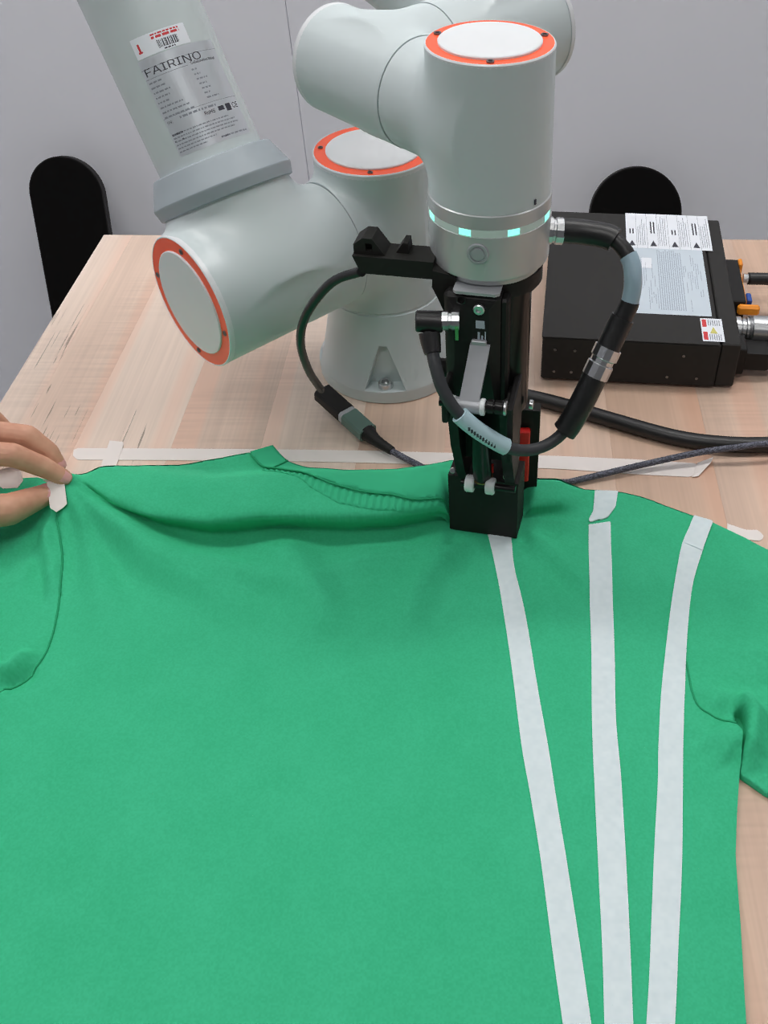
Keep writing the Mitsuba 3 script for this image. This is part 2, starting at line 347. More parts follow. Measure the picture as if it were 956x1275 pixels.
obj('rating_plate', wrap(sheet(PW, PH, .0001), PS, PP, .00012), 'label_silver', 30, UA, 'silver rating plate with printed data')
pr = [wrap(letters('FAIRINO', .0012, .0555, .0050, False, 1.5), PS, PP, .00024), wrap(letters('Collaborative Robot', .0345, .0535, .0017, True), PS, PP, .00024),
      wrap(letters('SN:', .0015, .0225, .0020), PS, PP, .00024), wrap(letters('RoHS', .0290, .0195, .0024, True), PS, PP, .00024), wrap(letters('CE', .0535, .0190, .0038), PS, PP, .00024)]
soft = []
for i in range(8):
    soft += dashes(.0015, .0505 - i * .0034, [.010, .011, .013, .011, .009, .018, .021, .023][i], .0011, R5)
for i in range(7): soft += dashes(.0335 + .0004 * i, .0495 - i * .0033, [.004, .005, .0085, .006, .007, .005, .010][i], .0011, R5)
soft += [(.0, .0600, PW, .0003), (.0, .0265, PW, .0003), (.0, .0535, .0325, .0003)]
soft += dashes(.012, .0235, .028, .0014, R5)
for i in range(6): soft += dashes(.0012, .0145 - i * .0024, [.045, .050, .052, .047, .030, .022][i], .0009, R5)
soft += dashes(.0345, .0022, .024, .0011, R5)
pr += [wrap(bars([(.0405, .0195, .0050, .0030), (.0472, .0180, .0048, .0050), (.0012, .0143, .0085, .0013), (.0010, .0098, .0075, .0013), (.0340, .0021, .0055, .0012)]), PS, PP, .00024)]
obj('print', pr, 'ink', False, UA + '__rating_plate'); obj('fine_print', wrap(bars(soft), PS, PP, .00022), 'ink_soft', False, UA + '__rating_plate')
BS, BP = .1640, -38.5
obj('barcode_sticker', wrap(sheet(.0405, .0132, .0001), BS, BP, .00018), 'label_white', 30, UA, 'white barcode sticker with red print')
q, x = [], .0175
while x < .0325:
    w = R5.choice([.0003, .0005, .0009]); q.append((x, .0022, w, .0052)); x += w + R5.choice([.0003, .0005, .0007])
obj('barcode', wrap(bars(q + dashes(.021, .0006, .008, .0009, R5)), BS, BP, .0003), 'ink', False, UA + '__barcode_sticker')
obj('red_print', wrap(bars(dashes(.0150, .0088, .0205, .0016, R5) + dashes(.0150, .0110, .0205, .0010, R5) + [(.0035, .003, .0016, .0062), (.0028, .003, .0030, .0012)]), BS, BP, .0003), 'ink_red', False, UA + '__barcode_sticker')
# elbow and forearm (mostly above the frame)
EL = ARM0 + .28 * W; off = -.136
obj('elbow_joint', tee([(EL, U, -.20, .05, .043, .043), (EL, -W, -.005, .06, .0425, .0425)], [(EL - W * .048, W), (EL - U * .185, U), (EL + U * .047, -U)], .0035), 'robot_white', 38, RA)
end_cap(EL + U * .047, U, .043, RA + '__elbow_joint')
J4 = Q - U * .102; EF = EL + U * off; FD = (J4 - EF); FL = np.linalg.norm(FD); FD /= FL
obj('forearm_tube', lathe([(0, .035), (.0315, .035), (.0315, FL - .03), (0, FL - .03)], EF, FD, 64), 'robot_white', 30, RA)
# wrist 1: lies along U behind the front joint
obj('wrist_joint', tee([(Q, -U, .040, .155, .0325, .0355), (J4, -FD, -.005, .060, .033, .033)], [(Q - U * .0458, -U), (Q - U * .143, U), (J4 - FD * .052, FD)]), 'robot_white', 38, RA)
end_cap(Q - U * .143, -U, .0355, RA + '__wrist_joint')
# wrist 2: lies along V, with a neck back to wrist 1
obj('wrist_joint', tee([(J6, V, .05, .16, .0326, .0326), (Q, -U, -.005, .055, .0322, .0322)], [(J6 + V * .0605, V), (J6 + V * .143, -V), (Q - U * .0452, U)]), 'robot_white', 38, RA)
end_cap(J6 + V * .143, V, .0326, RA + '__wrist_joint_001')
# wrist 3: upright, carries the tool
ZT, ZB = .3645, .2835
AX = np.array([J6[0], J6[1], 0])
obj('wrist_joint', tee([(AX, Z, .26, ZT + .02, .0366, .0352), (J6, V, -.005, .075, .0322, .0322)], [(AX + Z * ZB, Z), (AX + Z * ZT, -Z), (J6 + V * .0597, -V)]), 'robot_white', 38, RA)
end_cap(AX + Z * ZT, Z, .0353, RA + '__wrist_joint_002', [(.0, -1, 0), (-.92, .39, 0), (.95, .31, 0)], .80)
def seam(o, d, r, parent):
    obj('seam_gap', lathe([(r - .004, -.0008), (r - .0007, -.0008), (r - .0007, .0008), (r - .004, .0008)], o, d, 72), 'seam_grey', 30, parent)
seam(J6 + V * .0601, V, .0324, RA + '__wrist_joint_001'); seam(Q - U * .0455, U, .0324, RA + '__wrist_joint'); seam(S0 + U * .0549, U, .0500, RA + '__lower_arm_joint')
# small alignment ticks printed across the joints
def tick(o, d, r, ang, parent, w=.0022, h=.0009):
    a, b, c = frame(d); A = np.array(o, float); p = []
    for t in (ang - w / 2 / r, ang, ang + w / 2 / r):
        for hh in (-h / 2, h / 2):
            for rr in (r - .0004, r + .00025): p.append(A + c * hh + rr * (math.cos(t) * a + math.sin(t) * b))
    obj('alignment_mark', hullp(p), 'ink', False, parent)
def facing(d, v):
    a, b, c = frame(d); return math.atan2(np.dot(v, b), np.dot(v, a))
tick(J6 + V * .0605, V, .0326, facing(V, -U * .75 - Z * .35), RA + '__wrist_joint_001', .0036, .0018)
tick(AX + Z * .2870, Z, .0368, facing(Z, np.array([.70, -.70, 0])), RA + '__wrist_joint_002', .0012, .0030)
tick(S0 + U * .052, U, .0502, facing(U, Z * .93 + V * .3), RA + '__shoulder', .0030, .0014)
# status ring and flange
k = obj('status_ring', lathe([(.0360, .2415), (.0366, .2420), (.0370, .2435), (.0372, .2700), (.0360, .2705), (.0360, .2745), (.0371, .2750), (.0370, .2828), (.0360, .2835)], AX, Z, 96), 'ring_silver', 30, RA, 'silver band with button')
obj('light_strip', lathe([(.0350, .2700), (.0369, .2702), (.0369, .2748), (.0350, .2750)], AX, Z, 96), 'ring_lamp', 30, k)
for i in range(8):
    a0 = math.radians(-90 + 22 + 45 * i); prt = []
    for j in range(4):
        p = []
        for aa in (a0 + (j - 2) * .05, a0 + (j - 1) * .05):
            for rr in (.0362, .03715):
                for z in (.2706, .2744): p.append((AX[0] + rr * math.cos(aa), AX[1] + rr * math.sin(aa), z))
        prt.append(hullp(p))
    obj('green_lamp', prt, 'ring_lamp', False, k, 'lit green indicator' if i == 0 else None, emitter={'type': 'area', 'sampling_weight': 0.01, 'radiance': {'type': 'rgb', 'value': [.22, 1.9, 1.25]}})
bd = np.array([-.19, -1, 0]); bd /= np.linalg.norm(bd); bo = AX + bd * .0358 + Z * .2600
obj('button', lathe([(.0066, 0), (.0066, .0018), (.0060, .0022), (.0048, .0022), (.0046, .0016), (.0040, .0016), (.0038, .0024), (0, .0025)], bo, bd, 32), 'alu', 30, k)
obj('flange', lathe([(0, .2365), (.0325, .2365), (.0328, .2370), (.0328, .2405), (.0345, .2410), (.0345, .2420), (0, .2420)], AX, Z, 72), 'ring_silver', 30, RA)
tag(RA, 'white six-axis robot arm with orange ringed joints bolted to the table', 'robot arm')

# ------------------------------------------------------------------ gripper
G = 'robot_gripper'
GY = trimesh.transformations.rotation_matrix(math.radians(-10), [0, 0, 1], [0, .503, 0]); GY[0, 3] -= .0022
def gobj(key, m, *a):
    m = tm(cat(m) if isinstance(m, list) else m).copy(); m.apply_transform(GY); return obj(key, m, *a)
gobj('mount_plate', hullp([(x, y, z) for x, y in ((-.0185, .520), (-.0185, .506), (-.0165, .504), (.0075, .504), (.0100, .506), (.0100, .520)) for z in (.2345, .2364)]), 'alu', False, G)
body = Mf.batch_hull([Mf(manifold3d.Mesh(np.array(m.vertices, np.float32), np.array(m.faces, np.uint32))) for m in [box((-.0245, .505, .150), (.0105, .560, .2340), .0025), box((-.020, .503, .185), (.0060, .56, .228), .002)]])
gobj('body', body, 'black_plastic', 25, G)
gobj('collar', lathe([(0, .222), (.0255, .222), (.0285, .226), (.0285, .2364), (0, .2364)], AX, Z, 48), 'black_plastic', 30, G)
gobj('motor_housing', lathe([(0, .128), (.010, .129), (.0150, .133), (.0155, .139), (.0155, .226), (0, .226)], (.0100, .535, 0), Z, 48), 'black_gloss', 30, G)
gobj('side_plate', box((.0095, .509, .140), (.0150, .545, .230), .0015), 'black_plastic', False, G)
gobj('screw', lathe([(.0036, 0), (.0036, .0016), (.0030, .0022), (.0018, .0022), (.0016, .0008), (0, .0008)], (-.0020, .5032, .2262), (0, -1, 0), 20), 'steel', 30, G)
gobj('screw_hole', lathe([(.0030, 0), (.0030, .0004), (.0022, .0006), (.0020, -.002), (0, -.002)], (-.0130, .5032, .2312), (0, -1, 0), 20), 'black_gloss', 30, G)
gobj('sticker', box((-.0042, .5027, .2125), (.0014, .5032, .2180)), 'label_grey', False, G, 'small square grey sticker')
gobj('logo_print', [box((-.0030, .5028, .2035), (-.0016, .5032, .2098)), box((-.0008, .5028, .2030), (.0004, .5032, .2075)), box((.0014, .5028, .2025), (.0022, .5032, .2105)), box((-.0040, .5028, .2030), (.0022, .5032, .2038))], 'label_grey', False, G, 'small grey bracket-like mark')
# silver lever
def skew(m): m.vertices[:, 0] += (m.vertices[:, 2] - .2015) * .12; return m
side = [(.503, .2015), (.5005, .2015), (.4955, .1935), (.4800, .1740), (.4765, .1690), (.4790, .1650), (.4840, .1655), (.4880, .1720), (.503, .1930)]
gobj('lever', [skew(extrude([(y, z) for y, z in side], (-.0075, 0, 0), (0, 1, 0), (0, 0, 1), .0125)), cyl((-.0140, .4815, .1690), (1, 0, 0), .0050, .0170, 24, .0006)], 'alu', 30, G, 'silver lever')
gobj('lever_plate', box((-.0068, .5005, .2000), (.0028, .505, .2045), .0006), 'alu', False, G)
for x in (-.0165, .0025):
    gobj('bushing', cyl((x, .4815, .1690), (1, 0, 0), .0056, .0030, 24, .0005), 'nylon_white', 30, G, 'white bushing')
gobj('pivot_rod', [cyl((-.0240, .4830, .1690), (1, 0, 0), .0032, .0400, 20), cyl((.0066, .4830, .1690), (1, 0, 0), .0046, .0042, 20, .0004), cyl((.0116, .4830, .1690), (1, 0, 0), .0046, .0050, 20, .0004)], 'black_gloss', 30, G)
gobj('rod_end', cyl((.0168, .4835, .1685), (1, 0, 0), .0048, .0022, 20, .0005), 'steel', 30, G)
gobj('rod_bracket', box((-.0235, .484, .150), (-.0195, .515, .176), .001), 'black_plastic', False, G)
gobj('rod_bracket', box((.0180, .486, .120), (.0225, .530, .166), .001), 'black_plastic', False, G)
gobj('side_knob', cyl((-.0330, .520, .1680), (1, 0, 0), .0062, .012, 24, .001), 'black_plastic', 30, G)
gobj('side_bolt', cyl((-.0262, .513, .1600), (1, 0, 0), .0036, .003, 18, .0005), 'steel', 30, G)
gobj('side_bolt', cyl((.0275, .528, .139), (1, 0, 0), .0034, .003, 18, .0005), 'steel', 30, G)
# lower linkage
lk = lambda pts, x, t: extrude(pts, (x, 0, 0), (0, 1, 0), (0, 0, 1), t)
arm_side = [(.500, .150), (.514, .158), (.548, .158), (.552, .120), (.552, .060), (.533, .058), (.524, .074), (.508, .112)]
gobj('link_arm', [lk(arm_side, -.0235, .0065), lk(arm_side, .0115, .0075), box((-.0180, .528, .085), (.0120, .552, .158), .001)], 'black_plastic', False, G)
gobj('piston', cyl((-.0035, .521, .072), (0, -.18, 1), .0068, .060, 28), 'black_gloss', 30, G)
gobj('piston_ring', lathe([(.0068, 0), (.0076, 0), (.0076, .0012), (.0068, .0012)], (-.0035, .521, .0740), (0, -.18, 1), 28), 'brass', 30, G)
obj('finger_block', FINGER := hullp([(x, y, z) for (x, y) in ((-.0284, .5370), (.0238, .5262), (.0296, .5525), (-.0226, .5635)) for z in (.0052, .0620)]), 'black_print', False, G, 'black printed finger block')
for x in (-.0148, .0000):
    obj('roller', cyl((x, .5165 - x * .2, .0700), (1, -.2, 0), .0064, .0066, 24, .0008), 'nylon_white', 30, G, 'white roller')
    obj('roller_hub', cyl((x - .0006, .5165 - x * .2, .0700), (1, -.2, 0), .0034, .0076, 20), 'steel_dark', 30, G + '__roller' + ('' if x < -.01 else '_001'))
obj('roller_pin', cyl((-.0180, .5200, .0700), (1, -.2, 0), .0026, .040, 16), 'black_gloss', 30, G)
for p in ((-.0245, .538, .066), (.0150, .5300, .0670), (.0170, .531, .0750)):
    obj('bolt', cyl(p, (-.2, -1, .6), .0022, .003, 14, .0004), 'steel', 30, G)
obj('red_tab', box((.0035, .5262, .0735), (.0055, .529, .0800)), 'red_rubber', False, G, 'tiny red tab')
obj('red_pad', box((.0090, .5640, .030), (.0335, .5705, .0810), .001), 'red_rubber', False, G, 'red pad')
obj('back_plate', hullp([(x, y, z) for x, y in ((.010, .574), (.0405, .570), (.0415, .580), (.010, .584)) for z in (.012, .0960)]), 'black_print', False, G, 'black rear finger plate')
obj('rear_link', [box((.012, .548, .085), (.024, .580, .130), .001), box((-.018, .552, .10), (.022, .572, .155), .001)], 'black_plastic', False, G)
tag(G, 'black gripper with silver lever and printed block finger under the arm', 'gripper')
# sensor bracket clamped above the gripper
B = 'cable_bracket'
BF = [np.array(t) for t in [(-0.0813, 0.5283, 0.2478), (-0.0289, 0.5197, 0.2478)]]; BY = BF[1] - BF[0]; BY /= np.linalg.norm(BY); BN = np.array([-BY[1], BY[0], 0])
bw_ = lambda a, b, z: BF[0] + BY * a + BN * b + np.array([0, 0, z])
LB = float(np.linalg.norm(BF[1] - BF[0]))
obj('beam', hullp([bw_(a, b, z) for b in (0, .019) for a, z in ((0, 0), (.0045, -.0115), (LB - .003, -.0115), (LB - .003, 0))] + [bw_(.002, b, 0) for b in (0, .019)]), 'black_print', False, B)
cl = Mf.hull_points(np.array([bw_(a, b, z) for b in (.003, .0185) for a, z in ((.0005, -.001), (.0205, -.001), (.0125, .0105), (.0065, .0105), (.0005, .0060))], np.float32)) - Mf.hull_points(np.array([bw_(a, b, z) for b in (.0025, .007) for a, z in ((.0080, .0025), (.0122, .0025), (.0122, .0072), (.0080, .0072))], np.float32))
obj('clip', cl, 'black_print', False, B)
obj('lug', hullp([bw_(a, b, z) for b in (.008, .0185) for a, z in ((.0255, 0), (.0335, 0), (.0330, .0066), (.0300, .0066))]), 'black_print', False, B)
obj('gusset', extrude([(-.032, .244), (-.018, .240), (-.018, .214), (-.0255, .214), (-.0300, .226), (-.033, .233)], (0, .543, 0), (1, 0, 0), (0, 0, 1), .026), 'black_print', False, B)
tag(B, 'black printed bracket arm reaching left above the gripper', 'bracket')

# ------------------------------------------------------------------ cables
C1 = 'gripper_cable'
cp = [(0.0453, 0.545, 0.2559), (0.0617, 0.545, 0.2543), (0.0776, 0.54, 0.2527), (0.0874, 0.532, 0.2446), (0.0901, 0.525, 0.2349), (0.0891, 0.52, 0.221), (0.083, 0.515, 0.2068), (0.0728, 0.505, 0.1853), (0.0607, 0.495, 0.1591), (0.05, 0.49, 0.1405), (0.0353, 0.484, 0.1332), (0.0182, 0.478, 0.1369), (0, 0.474, 0.1516), (-0.0165, 0.474, 0.1684), (-0.0262, 0.479, 0.1833), (-0.031, 0.487, 0.1962), (-0.0339, 0.497, 0.207), (-0.0353, 0.503, 0.2163)]
full = spline(cp, 10)
def span(a, b): return full[int(a * 10):int(b * 10) + 1]
obj('cord', tube(full, .0040, 14, raw=True), 'grey_cable', True, C1)
def sleeve(name, a, b, r, m, taper=.0): 
    p = span(a, b); return obj(name, tube(p, r, 16, raw=True), m, 30, C1)
sleeve('strain_sleeve', .1, 2.1, .0076, 'black_cable'); sleeve('cord_wrap', 2.1, 3.0, .0048, 'black_cable')
obj('clear_tape', tube(span(2.95, 5.0), .0056, 16, raw=True), 'tape_clear', 30, C1, 'bluish clear tape wrapped around the cord')
sleeve('cord_wrap', 5.0, 6.1, .0062, 'black_cable'); sleeve('plug_sleeve', 5.7, 6.75, .0078, 'black_cable'); sleeve('plug_sleeve', 7.2, 8.9, .0082, 'black_cable')
def nut(o, d, r, h, n=8): return [lathe([(0, 0), (r, 0), (r, h * .35), (r * .86, h * .4), (r * .86, h * .52), (r * .98, h * .56), (r * .98, h), (0, h)], o, d, n * 2)]
p6, p7 = full[66], full[73]
obj('coupling', nut(p6, p7 - p6, .0088, float(np.linalg.norm(p7 - p6)) * 1.0, 6), 'steel', 25, C1, 'silver screw coupling')
obj('wrist_plug', nut(full[0] - np.array([.0085, 0, 0]), full[4] - full[0], .0083, .0105, 6), 'steel', 25, C1, 'silver plug screwed to the wrist')
obj('label_sleeve', tube(span(11.35, 13.0), .0058, 14, raw=True), 'tape_label', 30, C1, 'pale blue label sleeve')
seg = span(11.7, 12.6); 
obj('label_print', [hullp([seg[i] + np.array([dx, -.0058, dz]) for dx, dz in ((-.0007, -.0012), (.0007, -.0012), (-.0007, .0018), (.0007, .0018))] + [seg[i] + np.array([0, -.0050, 0])]) for i in range(0, len(seg), 1)], 'ink', False, C1)
e0 = full[-1]; 
obj('elbow_plug', [tube(np.vstack([full[-16], full[-13], full[-9], full[-6]]), [.0052, .0060, .0066, .0066], 16, raw=True), cyl(e0 + np.array([-.0075, 0, .0015]), (1, 0, -.02), .0066, .0165, 24, .0008)], 'black_cable', 35, C1)
obj('elbow_nut', nut(e0 + np.array([.0085, 0, .002]), (1, 0, 0), .0060, .0105, 6), 'steel', 25, C1)
obj('key_mark', box(e0 + np.array([.0165, -.0066, -.008]), e0 + np.array([.0185, -.002, .001])), 'green_plastic', False, C1)
tag(C1, 'thick grey and black cable looping from the wrist to the gripper side', 'cable')
C2 = 'usb_cable'
obj('lead', tube([(-0.0776, 0.536, 0.2324), (-0.0797, 0.54, 0.2301), (-0.1, 0.55, 0.2162), (-0.1211, 0.562, 0.1858), (-0.1314, 0.575, 0.1544), (-0.1345, 0.6, 0.1123), (-0.1333, 0.63, 0.071)], .0031, 12), 'black_cable', True, C2)
c0, c1, c2, c3 = [np.array(t) for t in [(-0.1475, 0.6959, 0.02), (-0.12, 0.6725, 0.012), (-0.0947, 0.6395, 0.01), (-0.0802, 0.628, 0.008)]]
cd = (c2 - c0) / np.linalg.norm(c2 - c0); cs = np.cross(cd, Z); cs /= np.linalg.norm(cs); cn = np.cross(cs, cd)
def slab(a, b, w, h): return hullp([p + cs * sx * w * (1 if max(abs(sx), abs(sz)) else 1) + cn * sz * h for p in (a, b) for sx, sz in ((-1, -.6), (-.8, -1), (.8, -1), (1, -.6), (1, .6), (.8, 1), (-.8, 1), (-1, .6))])
L = c2 - c0
obj('socket', slab(c0 + L * .02, c0 + L * .46, .0088, .0058), 'black_plastic', False, C2)
obj('connector', slab(c0 + L * .46, c0 + L * .52, .0084, .0052), 'alu', False, C2)
obj('grip', slab(c0 + L * .52, c0 + L * .86, .0088, .0058), 'usb_green', False, C2, 'green-grey connector grip')
obj('boot', tube([c0 + L * .84, c2, c3], [.0078, .0052, .0038], 14, 4), 'black_plastic', 30, C2)
obj('braided_cord', tube([(-0.0817, 0.629, 0.008), (-0.0647, 0.6177, 0.006), (-0.0378, 0.5938, 0.011), (-0.02, 0.5971, 0.008), (-0.0034, 0.6004, 0.006), (0.03, 0.5945, 0.005), (0.0635, 0.5937, 0.003), (0.0769, 0.5956, 0.004), (0.1319, 0.6114, 0.007), (0.18, 0.6212, 0.012), (0.2135, 0.6232, 0.0165), (0.2381, 0.6256, 0.018), (0.3243, 0.633, 0.018)], .0028, 12), 'braid', True, C2, 'grey braided cord')
tag(C2, 'black plug-in lead with grey braided cord passing behind the gripper', 'cable')
obj('power_cable', tube([(-0.0245, 0.7384, 0.024), (-0.0112, 0.7324, 0.012), (0.0147, 0.7129, 0.0072), (0.0403, 0.7045, 0.0072), (0.0689, 0.6926, 0.0072), (0.1104, 0.6717, 0.0072), (0.1639, 0.6472, 0.0072), (0.2042, 0.6385, 0.0072), (0.2428, 0.6374, 0.0072), (0.3092, 0.6428, 0.0072), (0.3816, 0.6516, 0.0072)], .0068, 14), 'black_cable', True)
tag('power_cable', 'thick black cable lying across the wood between gripper and controller', 'cable')

# ------------------------------------------------------------------ controller
CB = 'controller_box'
HB = .050
FLc, FRc, BRc, BLc = [np.array(t) for t in [(0.0513, 0.7389), (0.2292, 0.7236), (0.2502, 0.964), (0.0707, 0.9805)]]
def quad(p, z0, z1): return hullp([(x, y, z) for x, y in p for z in (z0, z1)])
cen = (FLc + FRc + BRc + BLc) / 4; ex = (FRc - FLc) / np.linalg.norm(FRc - FLc); ey = np.array([-ex[1], ex[0]])
bw, bd_ = np.linalg.norm(FRc - FLc), .5 * (np.linalg.norm(BLc - FLc) + np.linalg.norm(BRc - FRc))
def cw(a, b, z): p = FLc + ex * a + ey * b; return (p[0], p[1], z)
def cbox(a0, a1, b0, b1, z0, z1, ch=0.0):
    m = box((a0, b0, z0), (a1, b1, z1), ch); return place(m, (FLc[0], FLc[1], 0), (ex[0], ex[1], 0), (ey[0], ey[1], 0), (0, 0, 1))
obj('case', cbox(0, bw - .018, 0, bd_, .003, HB - .0012, .0012), 'black_steel', False, CB)
obj('lid', cbox(-.0006, bw - .0195, -.0006, bd_, HB - .0012, HB, .0004), 'black_steel', False, CB)
obj('end_panel', cbox(bw - .0175, bw, .002, bd_ - .004, .003, HB - .0006, .0012), 'black_steel', False, CB)
for a in (.02, bw - .03):
    for b in (.02, bd_ - .02): obj('foot', cyl(cw(a, b, 0), (0, 0, 1), .007, .004, 16), 'black_plastic', 30, CB)
for i, (a, z) in enumerate([(.012, .036), (.030, .036), (.012, .012), (.028, .012), (bw - .05, .036), (bw - .035, .012), (bw - .062, .012)]):
    obj('screw', cyl(cw(a, 0, z), (-ey[0], -ey[1], 0) if False else (ey[0] * -1, ey[1] * -1, 0), .0014, .0006, 10), 'steel_dark', 30, CB)
obj('port_block', cbox(bw - .002, bw + .014, .085, .165, .014, HB - .006, .001), 'black_plastic', False, CB)
obj('terminal', [cbox(bw + .0135, bw + .0175, .152, .164, .034, HB - .004, .001), cbox(bw + .0135, bw + .0150, .088, .150, .034, HB - .008, .0004), cbox(bw + .006, bw + .027, .078, .085, .032, HB - .008, .002)], 'orange_plastic', False, CB, 'orange terminal strip')
obj('terminal_screw', cbox(bw + .0165, bw + .0215, .094, .108, .028, HB - .010, .001), 'blue_plastic', False, CB)
obj('socket', [cyl(cw(bw - .001, .055, .032), (ex[0], ex[1], 0), .0120, .008, 28, .001), cyl(cw(bw + .007, .055, .032), (ex[0], ex[1], 0), .0105, .006, 28, .001)], 'steel', 30, CB, 'round silver socket')
obj('power_inlet', cbox(bw - .001, bw + .010, .018, .044, .006, .034, .001), 'black_plastic', False, CB)
# papers on the lid
def on_lid(lo_a, lo_b, w, h, t0, t1): return cbox(lo_a, lo_a + w, lo_b, lo_b + h, t0, t1)
def lid_print(lst, t=HB + .0005): return cat([on_lid(a, b, max(w, .0003), max(h, .0003), HB, t) for a, b, w, h in lst])
def lidc(px): p = np.array(px) - FLc; return float(p @ ex), float(p @ ey)
s1 = [lidc(t) for t in [(0.148, 0.8965), (0.1462, 0.9768), (0.2384, 0.9658), (0.231, 0.8965)]]
s2 = [lidc(t) for t in [(0.1405, 0.9032), (0.1353, 0.7789), (0.2096, 0.7694), (0.2212, 0.8965)]]
s3 = [lidc(t) for t in [(0.199, 0.768), (0.1949, 0.7338), (0.2153, 0.7261), (0.2174, 0.7667)]]
def rect(s): a = [q[0] for q in s]; b = [q[1] for q in s]; return min(a) * .5 + sorted(a)[1] * .5, min(b) * .5 + sorted(b)[1] * .5, max(a) * .5 + sorted(a)[2] * .5, max(b) * .5 + sorted(b)[2] * .5
a0, b0, a1, b1 = rect(s1); A0, B0, A1, B1 = rect(s2); A1 = A1 - .0; 
obj('warning_sheet', on_lid(a0, b0, a1 - a0, b1 - b0, HB, HB + .0003), 'label_white', False, CB, 'white sheet with four warning triangles')
pr, sf = [], []
w8 = (a1 - a0) / 8; hh = b1 - b0
for i in range(8):
    sf.append((a0 + i * w8, b0, .0003, hh))
    if i % 2 == 0:
        x = a0 + i * w8 + w8 * .25; y = b0 + hh * .06
        tri = hullp([cw(x, y, HB + .0002), cw(x + w8 * .62, y, HB + .0002), cw(x + w8 * .31, y + hh * .15, HB + .0002), cw(x, y, HB + .0006), cw(x + w8 * .62, y, HB + .0006), cw(x + w8 * .31, y + hh * .15, HB + .0006)])
        pr.append(tri); pr.append(on_lid(x + w8 * .1, b0 + hh * (.40 if i % 4 == 0 else .42), w8 * .13, hh * (.14 if i % 4 == 0 else .34), HB, HB + .0005)); pr.append(on_lid(x + w8 * .38, b0 + hh * (.40 if i % 4 == 0 else .42), w8 * .13, hh * (.14 if i % 4 == 0 else .34), HB, HB + .0005))
    else:
        for j in range(4): sf.append((a0 + i * w8 + w8 * (.15 + .2 * j), b0 + hh * .08, .0005, hh * R5.uniform(.5, .85)))
obj('print', pr, 'ink', False, CB + '__warning_sheet'); obj('fine_print', lid_print(sf), 'ink_soft', False, CB + '__warning_sheet')
obj('instruction_sheet', on_lid(A0, B0, A1 - A0, B1 - B0, HB, HB + .00025), 'label_paper', False, CB, 'pale grey sheet of fine vertical text')
sf = []; WW, H2 = A1 - A0, B1 - B0
for i in range(34):
    x = A0 + WW * (.06 + .9 * i / 34)
    if 13 <= i <= 24: sf.append((x, B0 + H2 * .06, .0009, H2 * R5.uniform(.85, .9)))
    else:
        for _ in range(2):
            y = R5.uniform(.05, .75); sf.append((x, B0 + H2 * y, .0006, H2 * R5.uniform(.08, .22)))
obj('fine_print', lid_print(sf), 'ink_pale', False, CB + '__instruction_sheet')
obj('code_patch', on_lid(A0 + WW * .20, B0 + H2 * .66, WW * .13, H2 * .16, HB, HB + .0005), 'label_white', False, CB + '__instruction_sheet', 'plain white square patch')
g0, h0, g1, h1 = rect(s3); gw, gh = g1 - g0, h1 - h0
obj('warning_sticker', on_lid(g0, h0, gw, gh, HB, HB + .0003), 'label_white', False, CB, 'small white warning sticker with red blocks')
obj('red_block', [on_lid(g0 + gw * .06, h0 + gh * .06, gw * .2, gh * .34, HB, HB + .0005), on_lid(g0 + gw * .06, h0 + gh * .62, gw * .2, gh * .32, HB, HB + .0005)], 'ink_red', False, CB + '__warning_sticker')
tc = [(g0 + gw * .38, h0 + gh * .34), (g0 + gw * .38, h0 + gh * .64), (g0 + gw * .70, h0 + gh * .49)]
obj('triangle', hullp([cw(a, b, HB + z) for a, b in [(tc[0][0] , tc[0][1]), (tc[0][0] + gw * .34, tc[0][1]), (tc[0][0] + gw * .17, tc[0][1] + gh * .28)] for z in (.0002, .0006)]), 'ink_yellow', False, CB + '__warning_sticker')
obj('fine_print', lid_print([(g0 + gw * x, h0 + gh * y, gw * .035, gh * .24) for x in (.34, .44, .54, .64, .74, .84) for y in (.06, .68)]), 'ink_soft', False, CB + '__warning_sticker')
tag(CB, 'flat black metal controller box with white paper labels behind the gripper', 'controller')
E3 = np.array([ex[0], ex[1], 0])
o = np.array(cw(bw + .0165, .135, .040))
obj('plug', nut(o, E3, .0046, .006, 6), 'steel', 25, 'signal_cable'); obj('cord', tube([o + E3 * .005, o + E3 * .03, o + E3 * .07 + np.array([0, -.002, -.004]), o + E3 * .2 + np.array([0, -.01, -.03])], .0060, 14), 'black_cable', True, 'signal_cable')
tag('signal_cable', 'black cord plugged into the orange terminal on the controller side', 'cable')
o = np.array(cw(bw + .011, .055, .032))
obj('shell', [cyl(o, E3, .0115, .004, 28, .001), cyl(o + E3 * .005, E3, .0135, .05, 28, .0015)], 'steel', 30, 'round_connector_cable', 'ribbed silver connector shell'); obj('grip_ring', cyl(o + E3 * .003, E3, .0126, .003, 28), 'steel_dark', 30, 'round_connector_cable')
obj('cord', tube([o + E3 * .05, o + E3 * .09, o + E3 * .13 + np.array([0, .005, -.01]), o + E3 * .25 + np.array([0, .03, -.022])], .007, 14), 'black_cable', True, 'round_connector_cable')
tag('round_connector_cable', 'cable with big round silver connector in the controller side', 'cable')
o = np.array(cw(bw + .008, .031, .020))
obj('plug', [hullp([o + E3 * t + np.array([ -ex[1] * s, ex[0] * s, z]) for t, q in ((0, 1), (.022, 1), (.034, .7)) for s in (-.012 * q, .012 * q) for z in (-.009 * q, .009 * q)])], 'black_plastic', False, 'mains_cord'); obj('cord', tube([o + E3 * .03, o + E3 * .05, o + E3 * .09 + np.array([0, -.02, -.006]), o + E3 * .25 + np.array([0, -.08, -.0135])], .0058, 14), 'black_cable', True, 'mains_cord')
tag('mains_cord', 'black mains plug and cord at the near corner of the controller', 'cord')

